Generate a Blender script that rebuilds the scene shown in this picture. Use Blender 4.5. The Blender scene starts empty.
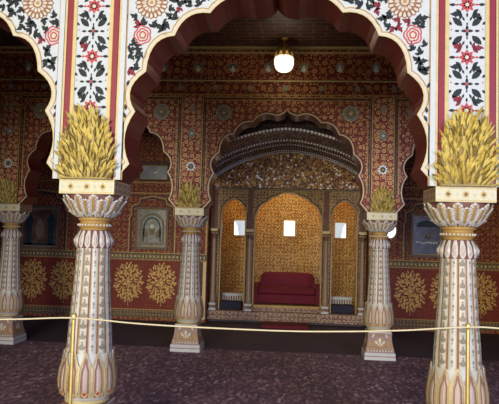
import bpy, math, random
from mathutils import Vector, Matrix
from mathutils.geometry import tessellate_polygon

PI = math.pi
SC = bpy.context.scene
COL = SC.collection
rnd = random.Random(7)

# ------------------------------------------------------------------ camera
yaw, pitch, roll = 0.08152, 0.05794, 0.02712
f0 = Vector((-math.sin(yaw), math.cos(yaw), 0)); r0 = Vector((math.cos(yaw), math.sin(yaw), 0)); u0 = Vector((0, 0, 1))
F = f0 * math.cos(pitch) + u0 * math.sin(pitch)
U = -f0 * math.sin(pitch) + u0 * math.cos(pitch)
R1 = r0 * math.cos(roll) + U * math.sin(roll)
U1 = -r0 * math.sin(roll) + U * math.cos(roll)
cam_d = bpy.data.cameras.new('camera')
cam = bpy.data.objects.new('camera', cam_d); COL.objects.link(cam)
cam.matrix_world = Matrix(((R1.x, U1.x, -F.x, 0.196), (R1.y, U1.y, -F.y, -4.5166), (R1.z, U1.z, -F.z, 1.65), (0, 0, 0, 1)))
cam_d.sensor_width = 36; cam_d.lens = 36 * 601.57 / 499.0
cam_d.clip_start = 0.05; cam_d.clip_end = 100
SC.camera = cam

# ------------------------------------------------------------------ light
world = bpy.data.worlds.new('world'); SC.world = world; world.use_nodes = True
bg = world.node_tree.nodes['Background']
bg.inputs[0].default_value = (0.86, 0.93, 1.0, 1); bg.inputs[1].default_value = 0.2

def area(name, loc, target, sx, sy, power, color):
    d = bpy.data.lights.new(name, 'AREA'); d.shape = 'RECTANGLE'; d.size = sx; d.size_y = sy
    d.energy = power; d.color = color
    o = bpy.data.objects.new(name, d); COL.objects.link(o); o.location = loc
    o.rotation_euler = (Vector(target) - Vector(loc)).to_track_quat('-Z', 'Y').to_euler()
    return o
def point(name, loc, power, color, r=0.08):
    d = bpy.data.lights.new(name, 'POINT'); d.energy = power; d.color = color; d.shadow_soft_size = r
    o = bpy.data.objects.new(name, d); COL.objects.link(o); o.location = loc
    return o
area('courtyard_daylight', (-3.5, -17, 4.2), (-0.3, 4.0, 1.9), 8.0, 5.0, 2450, (1.0, 0.94, 0.79))
area('courtyard_skylight', (7.5, -15, 4.2), (1.2, 4.0, 1.6), 6.0, 4.0, 1500, (0.46, 0.53, 1.0))
SC.view_settings.view_transform = 'Standard'
SC.view_settings.look = 'None'
SC.view_settings.gamma = 1
SC.view_settings.use_curve_mapping = False
SC.view_settings.exposure = 0.66

# ------------------------------------------------------------------ materials
def new_mat(name):
    m = bpy.data.materials.new(name); m.use_nodes = True
    nt = m.node_tree
    return m, nt, nt.nodes['Principled BSDF']
def rgb(c): return (c[0], c[1], c[2], 1)
def plain(name, col, rough=0.6, metal=0.0, var=0.25, scale=14.0, bump=0.0):
    m, nt, b = new_mat(name)
    tc = nt.nodes.new('ShaderNodeTexCoord'); n = nt.nodes.new('ShaderNodeTexNoise')
    n.inputs['Scale'].default_value = scale; n.inputs['Detail'].default_value = 4
    nt.links.new(tc.outputs['Object'], n.inputs['Vector'])
    mx = nt.nodes.new('ShaderNodeMix'); mx.data_type = 'RGBA'
    nt.links.new(n.outputs['Fac'], mx.inputs[0])
    mx.inputs[6].default_value = rgb([c * (1 - var) for c in col]); mx.inputs[7].default_value = rgb([min(1, c * (1 + var)) for c in col])
    nt.links.new(mx.outputs[2], b.inputs['Base Color'])
    b.inputs['Roughness'].default_value = rough; b.inputs['Metallic'].default_value = metal; b.inputs['Specular IOR Level'].default_value = 0.25
    if bump:
        bp = nt.nodes.new('ShaderNodeBump'); bp.inputs['Strength'].default_value = bump; bp.inputs['Distance'].default_value = 0.01
        nt.links.new(n.outputs['Fac'], bp.inputs['Height']); nt.links.new(bp.outputs[0], b.inputs['Normal'])
    return m
def emit(name, col, s):
    m, nt, b = new_mat(name)
    b.inputs['Base Color'].default_value = rgb(col); b.inputs['Emission Color'].default_value = rgb(col); b.inputs['Emission Strength'].default_value = s
    return m
def flat_uv(N, L):
    """wall coordinates (along the wall, up) from object space"""
    tc = N.new('ShaderNodeTexCoord'); sp = N.new('ShaderNodeSeparateXYZ'); L.new(tc.outputs['Object'], sp.inputs[0])
    a = N.new('ShaderNodeMath'); a.operation = 'ADD'; L.new(sp.outputs[0], a.inputs[0]); L.new(sp.outputs[1], a.inputs[1])
    c = N.new('ShaderNodeMath'); c.operation = 'MULTIPLY_ADD'; c.inputs[1].default_value = 0.37; L.new(sp.outputs[1], c.inputs[0]); L.new(sp.outputs[2], c.inputs[2])
    cb = N.new('ShaderNodeCombineXYZ'); L.new(a.outputs[0], cb.inputs[0]); L.new(c.outputs[0], cb.inputs[1])
    return cb.outputs[0]
def floral(name, base, gold, accent, scale, rough=0.55, rand=0.3, cover=0.40, wear=0.35, big=0.30):
    """painted flowers: fine gold sprigs over the ground and a lattice of larger ringed flowers"""
    m, nt, b = new_mat(name); N = nt.nodes; L = nt.links
    uv = flat_uv(N, L)
    def vor(sc, rd):
        v = N.new('ShaderNodeTexVoronoi'); v.voronoi_dimensions = '2D'; v.inputs['Scale'].default_value = sc; v.inputs['Randomness'].default_value = rd
        L.new(uv, v.inputs['Vector']); return v
    def less(sock, val):
        q = N.new('ShaderNodeMath'); q.operation = 'LESS_THAN'; q.inputs[1].default_value = val; L.new(sock, q.inputs[0]); return q.outputs[0]
    def mix(fac, a, c):
        q = N.new('ShaderNodeMix'); q.data_type = 'RGBA'
        if isinstance(fac, float): q.inputs[0].default_value = fac
        else: L.new(fac, q.inputs[0])
        for sock, x in ((q.inputs[6], a), (q.inputs[7], c)):
            if isinstance(x, tuple): sock.default_value = rgb(x)
            else: L.new(x, sock)
        return q.outputs[2]
    v = vor(scale * 2.9, 0.75)
    sp = N.new('ShaderNodeSeparateColor'); L.new(v.outputs['Color'], sp.inputs[0])
    rp = N.new('ShaderNodeValToRGB'); rp.color_ramp.interpolation = 'CONSTANT'; e = rp.color_ramp.elements
    e[0].position = 0; e[0].color = rgb(accent); e[1].position = 0.3; e[1].color = rgb([c * .55 for c in gold])
    x = e.new(0.6); x.color = rgb(gold); x = e.new(0.9); x.color = rgb((gold[0] * .6, gold[1] * .95, gold[2] * 1.1))
    L.new(sp.outputs[0], rp.inputs[0])
    c = mix(less(v.outputs['Distance'], cover), base, rp.outputs[0])
    v = vor(scale, rand)
    dark = tuple(k * .6 for k in base)
    c = mix(less(v.outputs['Distance'], big + .10), c, dark)
    c = mix(less(v.outputs['Distance'], big), c, gold)
    c = mix(less(v.outputs['Distance'], big * .62), c, accent)
    c = mix(less(v.outputs['Distance'], big * .30), c, gold)
    n = N.new('ShaderNodeTexNoise'); n.inputs['Scale'].default_value = scale * 0.35; n.inputs['Detail'].default_value = 6; L.new(uv, n.inputs['Vector'])
    mr = N.new('ShaderNodeMapRange'); mr.inputs['From Min'].default_value = 0.42; mr.inputs['From Max'].default_value = 0.62; mr.inputs['To Max'].default_value = wear
    L.new(n.outputs['Fac'], mr.inputs[0])
    c = mix(mr.outputs[0], c, base)
    L.new(c, b.inputs['Base Color']); b.inputs['Roughness'].default_value = rough; b.inputs['Specular IOR Level'].default_value = 0.15
    return m
def mosaic(name, scale, cols, rough=0.35, rand=1.0):
    """small mirror and paint pieces; cols = [(position, colour), ...]"""
    m, nt, b = new_mat(name); N = nt.nodes; L = nt.links
    tc = N.new('ShaderNodeTexCoord')
    v = N.new('ShaderNodeTexVoronoi'); v.inputs['Scale'].default_value = scale; v.inputs['Randomness'].default_value = rand
    L.new(tc.outputs['Object'], v.inputs['Vector'])
    sp = N.new('ShaderNodeSeparateColor'); L.new(v.outputs['Color'], sp.inputs[0])
    rp = N.new('ShaderNodeValToRGB'); rp.color_ramp.interpolation = 'CONSTANT'
    e = rp.color_ramp.elements
    e[0].position = cols[0][0]; e[0].color = rgb(cols[0][1]); e[1].position = cols[1][0]; e[1].color = rgb(cols[1][1])
    for pos, c in cols[2:]:
        x = e.new(pos); x.color = rgb(c)
    L.new(sp.outputs[0], rp.inputs[0]); L.new(rp.outputs[0], b.inputs['Base Color']); b.inputs['Specular IOR Level'].default_value = 0.12
    b.inputs['Roughness'].default_value = rough
    return m

M = {}
M['white'] = plain('white_lime_plaster', (0.42, 0.44, 0.41), 0.5, 0, 0.06)
M['marble'] = plain('white_painted_marble', (0.46, 0.44, 0.37), 0.4, 0, 0.1)
M['cream'] = plain('cream_gilt_paint', (0.44, 0.41, 0.30), 0.45, 0.0, 0.2)
M['gold'] = plain('gold_leaf', (0.50, 0.36, 0.07), 0.42, 0.3, 0.45, 40)
M['palegold'] = plain('pale_gold_paint', (0.44, 0.34, 0.14), 0.5, 0.1, 0.25)
M['oldgold'] = plain('old_gold_paint', (0.32, 0.19, 0.05), 0.5, 0.1, 0.35)
M['red'] = plain('crimson_paint', (0.19, 0.012, 0.022), 0.5, 0, 0.15)
M['rosered'] = plain('rose_red_paint', (0.36, 0.045, 0.045), 0.5, 0, 0.2)
M['maroon'] = plain('maroon_soffit_paint', (0.13, 0.016, 0.013), 0.3, 0, 0.3, 6)
M['darkleaf'] = plain('dark_green_ink_paint', (0.009, 0.014, 0.013), 0.6, 0, 0.3)
M['wine'] = plain('wine_red_paint', (0.15, 0.014, 0.02), 0.6, 0, 0.3)
M['brown'] = plain('brown_red_ground', (0.15, 0.06, 0.038), 0.6, 0, 0.3)
M['rust'] = plain('rust_outline_paint', (0.24, 0.105, 0.055), 0.6, 0, 0.3)
M['vine'] = plain('grey_vine_paint', (0.45, 0.45, 0.38), 0.6, 0, 0.2)
M['black'] = plain('black_brown_moulding', (0.03, 0.018, 0.015), 0.5, 0, 0.3)
M['silver'] = plain('silver_mirror_bead', (0.95, 0.92, 0.88), 0.3, 0.0, 0.1)
M['greygreen'] = plain('grey_green_paint', (0.20, 0.20, 0.14), 0.55, 0, 0.3, 40)
M['starwhite'] = plain('pale_star_paint', (0.62, 0.62, 0.52), 0.5, 0, 0.2)
M['stone'] = plain('grey_plinth_stone', (0.44, 0.42, 0.36), 0.6, 0, 0.15)
M['wall_mid'] = floral('maroon_wall_with_gold_flowers', (0.125, 0.024, 0.015), (0.50, 0.26, 0.10), (0.24, 0.055, 0.025), 9.5, cover=.36, wear=0.3, big=.27)
M['wall_pier'] = floral('red_pier_with_gold_flowers', (0.16, 0.026, 0.015), (0.58, 0.34, 0.13), (0.28, 0.06, 0.03), 11, cover=.38, wear=0.15, big=.32)
M['frieze'] = floral('dark_frieze_with_gold_flowers', (0.11, 0.018, 0.012), (0.46, 0.20, 0.06), (0.14, 0.05, 0.025), 8, cover=.36, wear=0.35)
M['wall_back'] = floral('dark_red_wall_with_gold_sprigs', (0.12, 0.018, 0.011), (0.36, 0.17, 0.05), (0.17, 0.03, 0.015), 10, cover=.34, wear=0.4, big=.24)
M['dado'] = floral('crimson_dado', (0.135, 0.017, 0.011), (0.28, 0.09, 0.03), (0.15, 0.02, 0.012), 14, cover=.26, wear=0.7, big=.16)
M['border'] = floral('grey_gold_border', (0.07, 0.045, 0.028), (0.30, 0.20, 0.08), (0.11, 0.06, 0.035), 16, rand=0.05, cover=.3, wear=0.2)
M['chamber'] = floral('gold_chamber_wall', (0.13, 0.042, 0.012), (0.60, 0.42, 0.13), (0.34, 0.19, 0.05), 13, cover=.42, wear=0.3, big=.25)
M['niche'] = floral('carved_gold_niche_wall', (0.09, 0.035, 0.02), (0.62, 0.42, 0.15), (0.24, 0.11, 0.045), 16, cover=.44, wear=0.2)
M['platform'] = floral('carved_gold_platform', (0.13, 0.06, 0.045), (0.48, 0.34, 0.19), (0.22, 0.1, 0.065), 12, rand=0.08, cover=.40, wear=0.2)
M['mosaic'] = mosaic('mirror_mosaic', 46, [(0, (0.055, 0.018, 0.014)), (0.40, (0.20, 0.06, 0.032)), (0.62, (0.42, 0.22, 0.08)), (0.82, (0.12, 0.08, 0.07)), (0.88, (0.95, 0.90, 0.82))])  # near-white cells paint in the sparkle of the mirrors
M['tympanum'] = mosaic('gilt_mirror_mosaic', 30, [(0, (0.12, 0.040, 0.020)), (0.30, (0.34, 0.15, 0.045)), (0.60, (0.56, 0.32, 0.09)), (0.84, (0.10, 0.05, 0.035)), (0.93, (1.0, 0.96, 0.86))])  # near-white cells are mirror sparkle put into the colour
M['darkvault'] = floral('dark_vault_fascia', (0.028, 0.015, 0.017), (0.10, 0.06, 0.035), (0.05, 0.025, 0.022), 12, cover=.3, wear=0.4)
M['chamber_side'] = M['chamber']
M['velvet'] = plain('dark_red_velvet', (0.10, 0.004, 0.010), 0.75, 0, 0.3, 9)
M['navy'] = plain('dark_navy_shade', (0.018, 0.016, 0.028), 0.8, 0, 0.3)  # dark colour standing for shade in the side niche recesses
M['brass'] = plain('brass', (0.70, 0.50, 0.16), 0.35, 0.7, 0.2)
M['rope'] = plain('yellow_rope', (0.55, 0.47, 0.27), 0.7, 0, 0.25, 60)
M['globe'] = emit('lit_glass_globe', (1.0, 0.90, 0.70), 0.9)
M['pane'] = emit('bright_window_pane', (0.86, 0.93, 1.0), 1.1)
M['pane_grey'] = emit('grey_sky_window_pane', (0.33, 0.42, 0.52), 0.6)

def carpet_mat():
    m, nt, b = new_mat('speckled_maroon_carpet'); N = nt.nodes; L = nt.links
    tc = N.new('ShaderNodeTexCoord')
    v = N.new('ShaderNodeTexVoronoi'); v.inputs['Scale'].default_value = 34
    mp = N.new('ShaderNodeMapping'); mp.inputs['Scale'].default_value = (1, .42, 1); L.new(tc.outputs['Object'], mp.inputs['Vector']); L.new(mp.outputs[0], v.inputs['Vector'])
    sp = N.new('ShaderNodeSeparateColor'); L.new(v.outputs['Color'], sp.inputs[0])
    rp = N.new('ShaderNodeValToRGB'); rp.color_ramp.interpolation = 'LINEAR'; e = rp.color_ramp.elements
    e[0].position = 0.0; e[0].color = rgb((0.066, 0.028, 0.040)); e[1].position = 0.55; e[1].color = rgb((0.105, 0.048, 0.062))
    for p, c in ((0.75, (0.18, 0.085, 0.1)), (0.92, (0.20, 0.11, 0.115)), (1.0, (0.36, 0.25, 0.25))):
        x = e.new(p); x.color = rgb(c)
    L.new(sp.outputs[1], rp.inputs[0])
    n = N.new('ShaderNodeTexNoise'); n.inputs['Scale'].default_value = 1.6; n.inputs['Detail'].default_value = 3; L.new(tc.outputs['Object'], n.inputs['Vector'])
    mr = N.new('ShaderNodeMapRange'); mr.inputs['From Min'].default_value = 0.3; mr.inputs['From Max'].default_value = 0.7
    mr.inputs['To Min'].default_value = 0.95; mr.inputs['To Max'].default_value = 1.5; L.new(n.outputs['Fac'], mr.inputs[0])
    mx = N.new('ShaderNodeMix'); mx.data_type = 'RGBA'; mx.blend_type = 'MULTIPLY'; mx.inputs[0].default_value = 1
    L.new(rp.outputs[0], mx.inputs[6]); L.new(mr.outputs[0], mx.inputs[7]); L.new(mx.outputs[2], b.inputs['Base Color'])
    b.inputs['Roughness'].default_value = 0.9
    bp = N.new('ShaderNodeBump'); bp.inputs['Strength'].default_value = 0.4; bp.inputs['Distance'].default_value = 0.01
    L.new(v.outputs['Distance'], bp.inputs['Height']); L.new(bp.outputs[0], b.inputs['Normal'])
    return m
M['carpet'] = carpet_mat()
M['aislefloor'] = plain('dark_purple_stone_floor', (0.056, 0.036, 0.046), 0.8, 0, 0.3, 8)
M['courtfloor'] = plain('sandstone_paving', (0.30, 0.24, 0.2), 0.8, 0, 0.2, 5)
def ceiling_mat():
    m, nt, b = new_mat('dark_painted_ceiling_boards'); N = nt.nodes; L = nt.links
    tc = N.new('ShaderNodeTexCoord')
    br = N.new('ShaderNodeTexBrick'); br.inputs['Scale'].default_value = 1.0
    br.inputs['Color1'].default_value = rgb((0.030, 0.012, 0.013)); br.inputs['Color2'].default_value = rgb((0.062, 0.022, 0.017)); br.inputs['Mortar'].default_value = rgb((0.13, 0.075, 0.035))
    br.inputs['Brick Width'].default_value = 0.34; br.inputs['Row Height'].default_value = 0.13; br.inputs['Mortar Size'].default_value = 0.014
    L.new(tc.outputs['Object'], br.inputs['Vector']); L.new(br.outputs['Color'], b.inputs['Base Color']); b.inputs['Roughness'].default_value = 0.6
    return m
M['ceiling'] = ceiling_mat()
def canvas_mat(name, c1, c2, c3, scale):
    m, nt, b = new_mat(name); N = nt.nodes; L = nt.links
    tc = N.new('ShaderNodeTexCoord'); n = N.new('ShaderNodeTexNoise'); n.inputs['Scale'].default_value = scale; n.inputs['Detail'].default_value = 6
    L.new(tc.outputs['Object'], n.inputs['Vector'])
    rp = N.new('ShaderNodeValToRGB'); e = rp.color_ramp.elements
    e[0].position = 0.35; e[0].color = rgb(c1); e[1].position = 0.7; e[1].color = rgb(c3)
    x = e.new(0.52); x.color = rgb(c2)
    L.new(n.outputs['Fac'], rp.inputs[0]); L.new(rp.outputs[0], b.inputs['Base Color']); b.inputs['Roughness'].default_value = 0.35
    return m
M['canvas_grey'] = canvas_mat('dark_grey_green_canvas', (0.020, 0.022, 0.018), (0.06, 0.06, 0.045), (0.17, 0.15, 0.10), 14)
M['canvas_navy'] = canvas_mat('dark_navy_canvas', (0.015, 0.016, 0.03), (0.035, 0.035, 0.055), (0.10, 0.09, 0.09), 9)
M['canvas_brown'] = canvas_mat('dark_brown_canvas', (0.045, 0.018, 0.012), (0.09, 0.04, 0.025), (0.15, 0.08, 0.04), 10)
M['canvas_blue'] = canvas_mat('slate_blue_canvas', (0.05, 0.055, 0.07), (0.10, 0.11, 0.14), (0.2, 0.21, 0.25), 5)
M['greyframe'] = plain('dark_grey_brown_frame', (0.10, 0.075, 0.05), 0.5, 0, 0.3, 30)
M['cream2'] = plain('cream_stone', (0.50, 0.46, 0.27), 0.45, 0, 0.08)
M['shaftgrey'] = plain('faded_mauve_paint', (0.24, 0.15, 0.12), 0.55, 0, 0.3, 30)
M['petal'] = plain('cream_pink_petal_paint', (0.43, 0.34, 0.26), 0.45, 0, 0.15, 30)
M['litgold'] = plain('highlit_gold_leaf', (0.66, 0.52, 0.14), 0.4, 0.2, 0.2, 40)  # lighter copy of the gold, highlight painted into the colour
M['shadowgold'] = plain('shaded_gold_leaf', (0.22, 0.15, 0.04), 0.5, 0.2, 0.3, 40)  # darker copy of the gold, shadow painted into the colour
M['greyleaf'] = plain('grey_brown_leaf_paint', (0.22, 0.19, 0.13), 0.6, 0, 0.3)
M['edgeline'] = plain('dull_pink_gold_line', (0.42, 0.30, 0.16), 0.5, 0.1, 0.2)
M['medalgold'] = plain('medallion_gold_paint', (0.46, 0.27, 0.07), 0.5, 0.1, 0.35, 30)
M['dimgold'] = plain('dim_gold_paint', (0.15, 0.11, 0.06), 0.6, 0, 0.4, 30)
M['pinkbeige'] = plain('pink_beige_stone', (0.27, 0.165, 0.115), 0.6, 0, 0.25)
M['teal'] = plain('dark_teal_paint', (0.010, 0.026, 0.030), 0.5, 0, 0.3)

# ------------------------------------------------------------------ mesh helpers
class MB:
    def __init__(s): s.v = []; s.f = []; s.m = []; s.sm = []
    def face(s, pts, mat=0, smooth=False):
        i = len(s.v); s.v += [tuple(p) for p in pts]; s.f.append(tuple(range(i, i + len(pts)))); s.m.append(mat); s.sm.append(smooth)
    def box(s, x0, x1, y0, y1, z0, z1, mat=0):
        i = len(s.v)
        s.v += [(x0, y0, z0), (x1, y0, z0), (x1, y1, z0), (x0, y1, z0), (x0, y0, z1), (x1, y0, z1), (x1, y1, z1), (x0, y1, z1)]
        for q in ((0, 3, 2, 1), (4, 5, 6, 7), (0, 1, 5, 4), (1, 2, 6, 5), (2, 3, 7, 6), (3, 0, 4, 7)):
            s.f.append(tuple(i + k for k in q)); s.m.append(mat); s.sm.append(False)
    def grid(s, rows, mat=0, close_u=False, smooth=True, matf=None):
        n = len(rows[0]); i = len(s.v)
        for r in rows: s.v += [tuple(p) for p in r]
        for a in range(len(rows) - 1):
            for b in range(n if close_u else n - 1):
                b2 = (b + 1) % n
                s.f.append((i + a * n + b, i + a * n + b2, i + (a + 1) * n + b2, i + (a + 1) * n + b))
                s.m.append(matf(a, b) if matf else mat); s.sm.append(smooth)
    def cap(s, ring, mat=0): s.face(ring, mat)
    def lathe(s, prof, seg=32, mat=0, c=(0, 0), cap=True, smooth=True, matf=None, rmod=None, sx=1, sy=1):
        rows = []
        for (z, r) in prof:
            rows.append([(c[0] + sx * r * (rmod(k / seg, z) if rmod else 1) * math.sin(2 * PI * k / seg),
                          c[1] - sy * r * (rmod(k / seg, z) if rmod else 1) * math.cos(2 * PI * k / seg), z) for k in range(seg)])
        s.grid(rows, mat, True, smooth, matf)
        if cap:
            s.face(rows[0][::-1], mat); s.face(rows[-1], mat)
    def tube(s, pts, r, seg=8, mat=0):
        pts = [Vector(p) for p in pts]; rows = []
        for i, p in enumerate(pts):
            d = (pts[min(i + 1, len(pts) - 1)] - pts[max(i - 1, 0)]).normalized()
            a = d.cross(Vector((0, 0, 1)))
            if a.length < 1e-3: a = d.cross(Vector((0, 1, 0)))
            a.normalize(); b = d.cross(a)
            rr = r(i / (len(pts) - 1)) if callable(r) else r
            rows.append([p + (a * math.cos(2 * PI * k / seg) + b * math.sin(2 * PI * k / seg)) * rr for k in range(seg)])
        s.grid(rows, mat, True, True); s.face(rows[0], mat); s.face(rows[-1][::-1], mat)
    def sphere(s, c, r, mat=0, n=6, sz=1):
        rows = []
        for a in range(n + 1):
            t = PI * a / n
            rows.append([(c[0] + max(1e-5, r * math.sin(t)) * math.cos(2 * PI * k / (n + 2)), c[1] + max(1e-5, r * math.sin(t)) * math.sin(2 * PI * k / (n + 2)), c[2] - r * sz * math.cos(t)) for k in range(n + 2)])
        s.grid(rows, mat, True, True)
    # ---- painting on a mapped surface: fn(u, v, off) -> point
    def poly(s, fn, uv, off, mat, centre_off=None, smooth=False):
        cu = sum(p[0] for p in uv) / len(uv); cv = sum(p[1] for p in uv) / len(uv)
        i = len(s.v)
        s.v.append(tuple(fn(cu, cv, centre_off if centre_off is not None else off)))
        s.v += [tuple(fn(u, v, off)) for u, v in uv]
        n = len(uv)
        for k in range(n):
            s.f.append((i, i + 1 + k, i + 1 + (k + 1) % n)); s.m.append(mat); s.sm.append(smooth)
    def stroke(s, fn, uv, w, off, mat, closed=False):
        n = len(uv); L = []; Rr = []
        for i in range(n):
            a = uv[(i - 1) % n] if (closed or i > 0) else uv[i]
            b = uv[(i + 1) % n] if (closed or i < n - 1) else uv[i]
            dx, dy = b[0] - a[0], b[1] - a[1]; l = math.hypot(dx, dy) or 1
            nx, ny = -dy / l * w / 2, dx / l * w / 2
            L.append((uv[i][0] + nx, uv[i][1] + ny)); Rr.append((uv[i][0] - nx, uv[i][1] - ny))
        for i in range(n if closed else n - 1):
            j = (i + 1) % n
            s.face([fn(*L[i], off), fn(*L[j], off), fn(*Rr[j], off), fn(*Rr[i], off)], mat)
    def build(s, name, mats, parent=None, bevel=0.0):
        me = bpy.data.meshes.new(name); me.from_pydata(s.v, [], s.f); me.validate()
        for m in mats: me.materials.append(M[m] if isinstance(m, str) else m)
        if len(me.polygons) == len(s.f):
            me.polygons.foreach_set('material_index', s.m); me.polygons.foreach_set('use_smooth', s.sm)
        else:
            print('WARN dropped faces', name)
        me.update()
        o = bpy.data.objects.new(name, me); COL.objects.link(o)
        if parent: o.parent = parent
        if bevel:
            md = o.modifiers.new('bevel', 'BEVEL'); md.width = bevel; md.segments = 3; md.limit_method = 'ANGLE'
        return o
def tag(o, label, cat, group=None):
    o['label'] = label; o['category'] = cat
    if group: o['group'] = group
    return o
def thing(name, label, cat, loc, group=None):
    o = bpy.data.objects.new(name, None); COL.objects.link(o); o.location = loc; o.empty_display_size = 0.1
    return tag(o, label, cat, group)
def struct(mb, name, mats, parent=None):
    o = mb.build(name, mats, parent)
    if not parent: o['kind'] = 'structure'
    return o
def dup(root, loc, label):
    r = root.copy(); COL.objects.link(r); r.location = loc; r['label'] = label
    for ch in list(root.children):
        c = ch.copy(); COL.objects.link(c); c.parent = r
        for g in list(ch.children):
            d = g.copy(); COL.objects.link(d); d.parent = c
    return r
def plane_fn(yf): return lambda u, v, off: (u, yf - off, v)

# ------------------------------------------------------------------ 2D ornament shapes
def xf(pts, cx, cz, ang=0.0, s=1.0, flip=1):
    c, n = math.cos(ang), math.sin(ang)
    return [(cx + s * flip * (x * c - y * n), cz + s * (x * n + y * c)) for x, y in pts]
LEAF = [(0, 0), (0.10, 0.10), (0.22, 0.30), (0.24, 0.55), (0.14, 0.82), (0, 1.0), (-0.14, 0.82), (-0.24, 0.55), (-0.22, 0.30), (-0.10, 0.10)]
COMMA = [(0, 0), (0.10, 0.16), (0.30, 0.30), (0.36, 0.52), (0.28, 0.72), (0.34, 0.98), (0.10, 0.86), (-0.06, 0.66), (-0.22, 0.62), (-0.12, 0.44), (-0.20, 0.24), (-0.06, 0.12)]
DIAM = [(0, 0), (0.20, 0.45), (0, 1.0), (-0.20, 0.45)]
def circ(cx, cz, r, n=14): return [(cx + r * math.cos(2 * PI * k / n), cz + r * math.sin(2 * PI * k / n)) for k in range(n)]
def dark_leaf(mb, fn, x, z, ang, L, mat, off=0.002):
    mb.poly(fn, xf(COMMA, x, z, ang, L), off, mat)
    mb.poly(fn, xf(LEAF, x, z, ang + 1.0, L * 0.62), off, mat)
    mb.poly(fn, xf(LEAF, x, z, ang - 1.0, L * 0.62), off, mat)
def star(mb, fn, x, z, r, n, mat, cmat, off=0.002):
    for k in range(n):
        mb.poly(fn, xf(LEAF, x, z, 2 * PI * k / n, r), off, mat)
    mb.poly(fn, circ(x, z, r * 0.24, 10), off + 0.0012, cmat)
def rosette(mb, fn, x, z, r, ma, mbt, mc, off=0.002):
    """big sun flower: two rings of petals round a gold button"""
    mb.poly(fn, circ(x, z, r * 0.72, 24), off, ma)
    n = 20
    for k in range(n):
        a = 2 * PI * k / n
        mb.poly(fn, xf([(0, .55), (.13, .72), (.15, .88), (0, 1.0), (-.15, .88), (-.13, .72)], x, z, a, r), off + .001, ma)
        mb.poly(fn, xf([(0, .62), (.075, .74), (.08, .86), (0, .93), (-.08, .86), (-.075, .74)], x, z, a, r), off + .002, mbt)
    for k in range(14):
        a = 2 * PI * (k + .5) / 14
        mb.poly(fn, xf([(0, .28), (.08, .40), (.07, .52), (0, .58), (-.07, .52), (-.08, .40)], x, z, a, r), off + .002, mbt)
    mb.poly(fn, circ(x, z, r * 0.22, 14), off + .002, mbt); mb.poly(fn, circ(x, z, r * 0.12, 12), off + .003, mc)
def rose(mb, fn, x, z, r, mat, mfill, off=0.002):
    for q, (rr, ph) in enumerate(((1.0, 0), (0.68, .4), (0.36, .9))):
        pts = []
        for k in range(32):
            a = 2 * PI * k / 32
            pts.append((x + r * rr * (1 + 0.20 * abs(math.sin(2.5 * a + ph))) * math.cos(a) * .9, z + r * rr * (1 + 0.20 * abs(math.sin(2.5 * a + ph))) * math.sin(a)))
        if q == 1: mb.poly(fn, pts, off, mfill)
        mb.stroke(fn, pts, r * 0.17, off + .001 * (q + 1), mat, True)

# ------------------------------------------------------------------ building dimensions
B = 1.363          # half a bay
W = 0.208          # half the pier / abacus
YR = 4.2156        # axis of the inner arcade
YB = 7.0           # rear wall
ZA0, ZA1 = 1.9345, 2.042
ZC = 4.38          # hall ceiling
ARCH_N = [(1.155, 2.042), (1.05, 2.16), (1.02, 2.55), (0.95, 2.85), (0.745, 3.12), (0.485, 3.29), (0.17, 3.39), (0.0, 3.475)]
ARCH_M = [None, (1.092, 2.36), (1.062, 2.71), (0.892, 3.048), (0.645, 3.262), (0.34, 3.405), (0.062, 3.412)]
def quad_bez(P, Q, Mid, n):
    if Mid is None: return [P]
    C = (2 * Mid[0] - (P[0] + Q[0]) / 2, 2 * Mid[1] - (P[1] + Q[1]) / 2)
    return [((1 - t) ** 2 * P[0] + 2 * t * (1 - t) * C[0] + t * t * Q[0], (1 - t) ** 2 * P[1] + 2 * t * (1 - t) * C[1] + t * t * Q[1]) for t in [k / n for k in range(n)]]
HALF = []
for i in range(7): HALF += quad_bez(ARCH_N[i], ARCH_N[i + 1], ARCH_M[i], 7)
HALF.append(ARCH_N[-1])

def tess(mb, poly, fn, off, mat, flip=False):
    tri = tessellate_polygon([[Vector((p[0], p[1], 0)) for p in poly]])
    for t in tri: mb.face([fn(*poly[k], off) for k in (t if not flip else t[::-1])], mat)
def offset_curve(pts, d):
    out = []
    for i, p in enumerate(pts):
        a = pts[max(i - 1, 0)]; b = pts[min(i + 1, len(pts) - 1)]
        dx, dz = b[0] - a[0], b[1] - a[1]; l = math.hypot(dx, dz) or 1
        out.append((p[0] + dz / l * d, p[1] - dx / l * d))
    return out
def arcade(mb, yc, centres, ztop, solid, back=True):
    """pierced wall of lobed arches; material 0 face, 1 soffit"""
    fr, bk = plane_fn(yc - W), plane_fn(yc + W)
    for cx in centres:
        for s in (1, -1):
            poly = [(cx + s * B, ZA1)] + [(cx + s * x, z) for x, z in HALF] + [(cx, ztop), (cx + s * B, ztop)]
            tess(mb, poly, fr, 0, 0); tess(mb, poly, bk, 0, 0)
            bottom = [(cx + s * B, ZA1)] + [(cx + s * x, z) for x, z in HALF]
            for a, b in zip(bottom[:-1], bottom[1:]):
                mb.face([(a[0], yc - W, a[1]), (b[0], yc - W, b[1]), (b[0], yc + W, b[1]), (a[0], yc + W, a[1])], 1)
    for x0, x1 in solid: mb.box(x0, x1, yc - W, yc + W, 0, ztop, 0)
    x0, x1 = centres[0] - B, centres[-1] + B
    mb.face([(x0, yc - W, ztop), (x1, yc - W, ztop), (x1, yc + W, ztop), (x0, yc + W, ztop)], 0)

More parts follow.
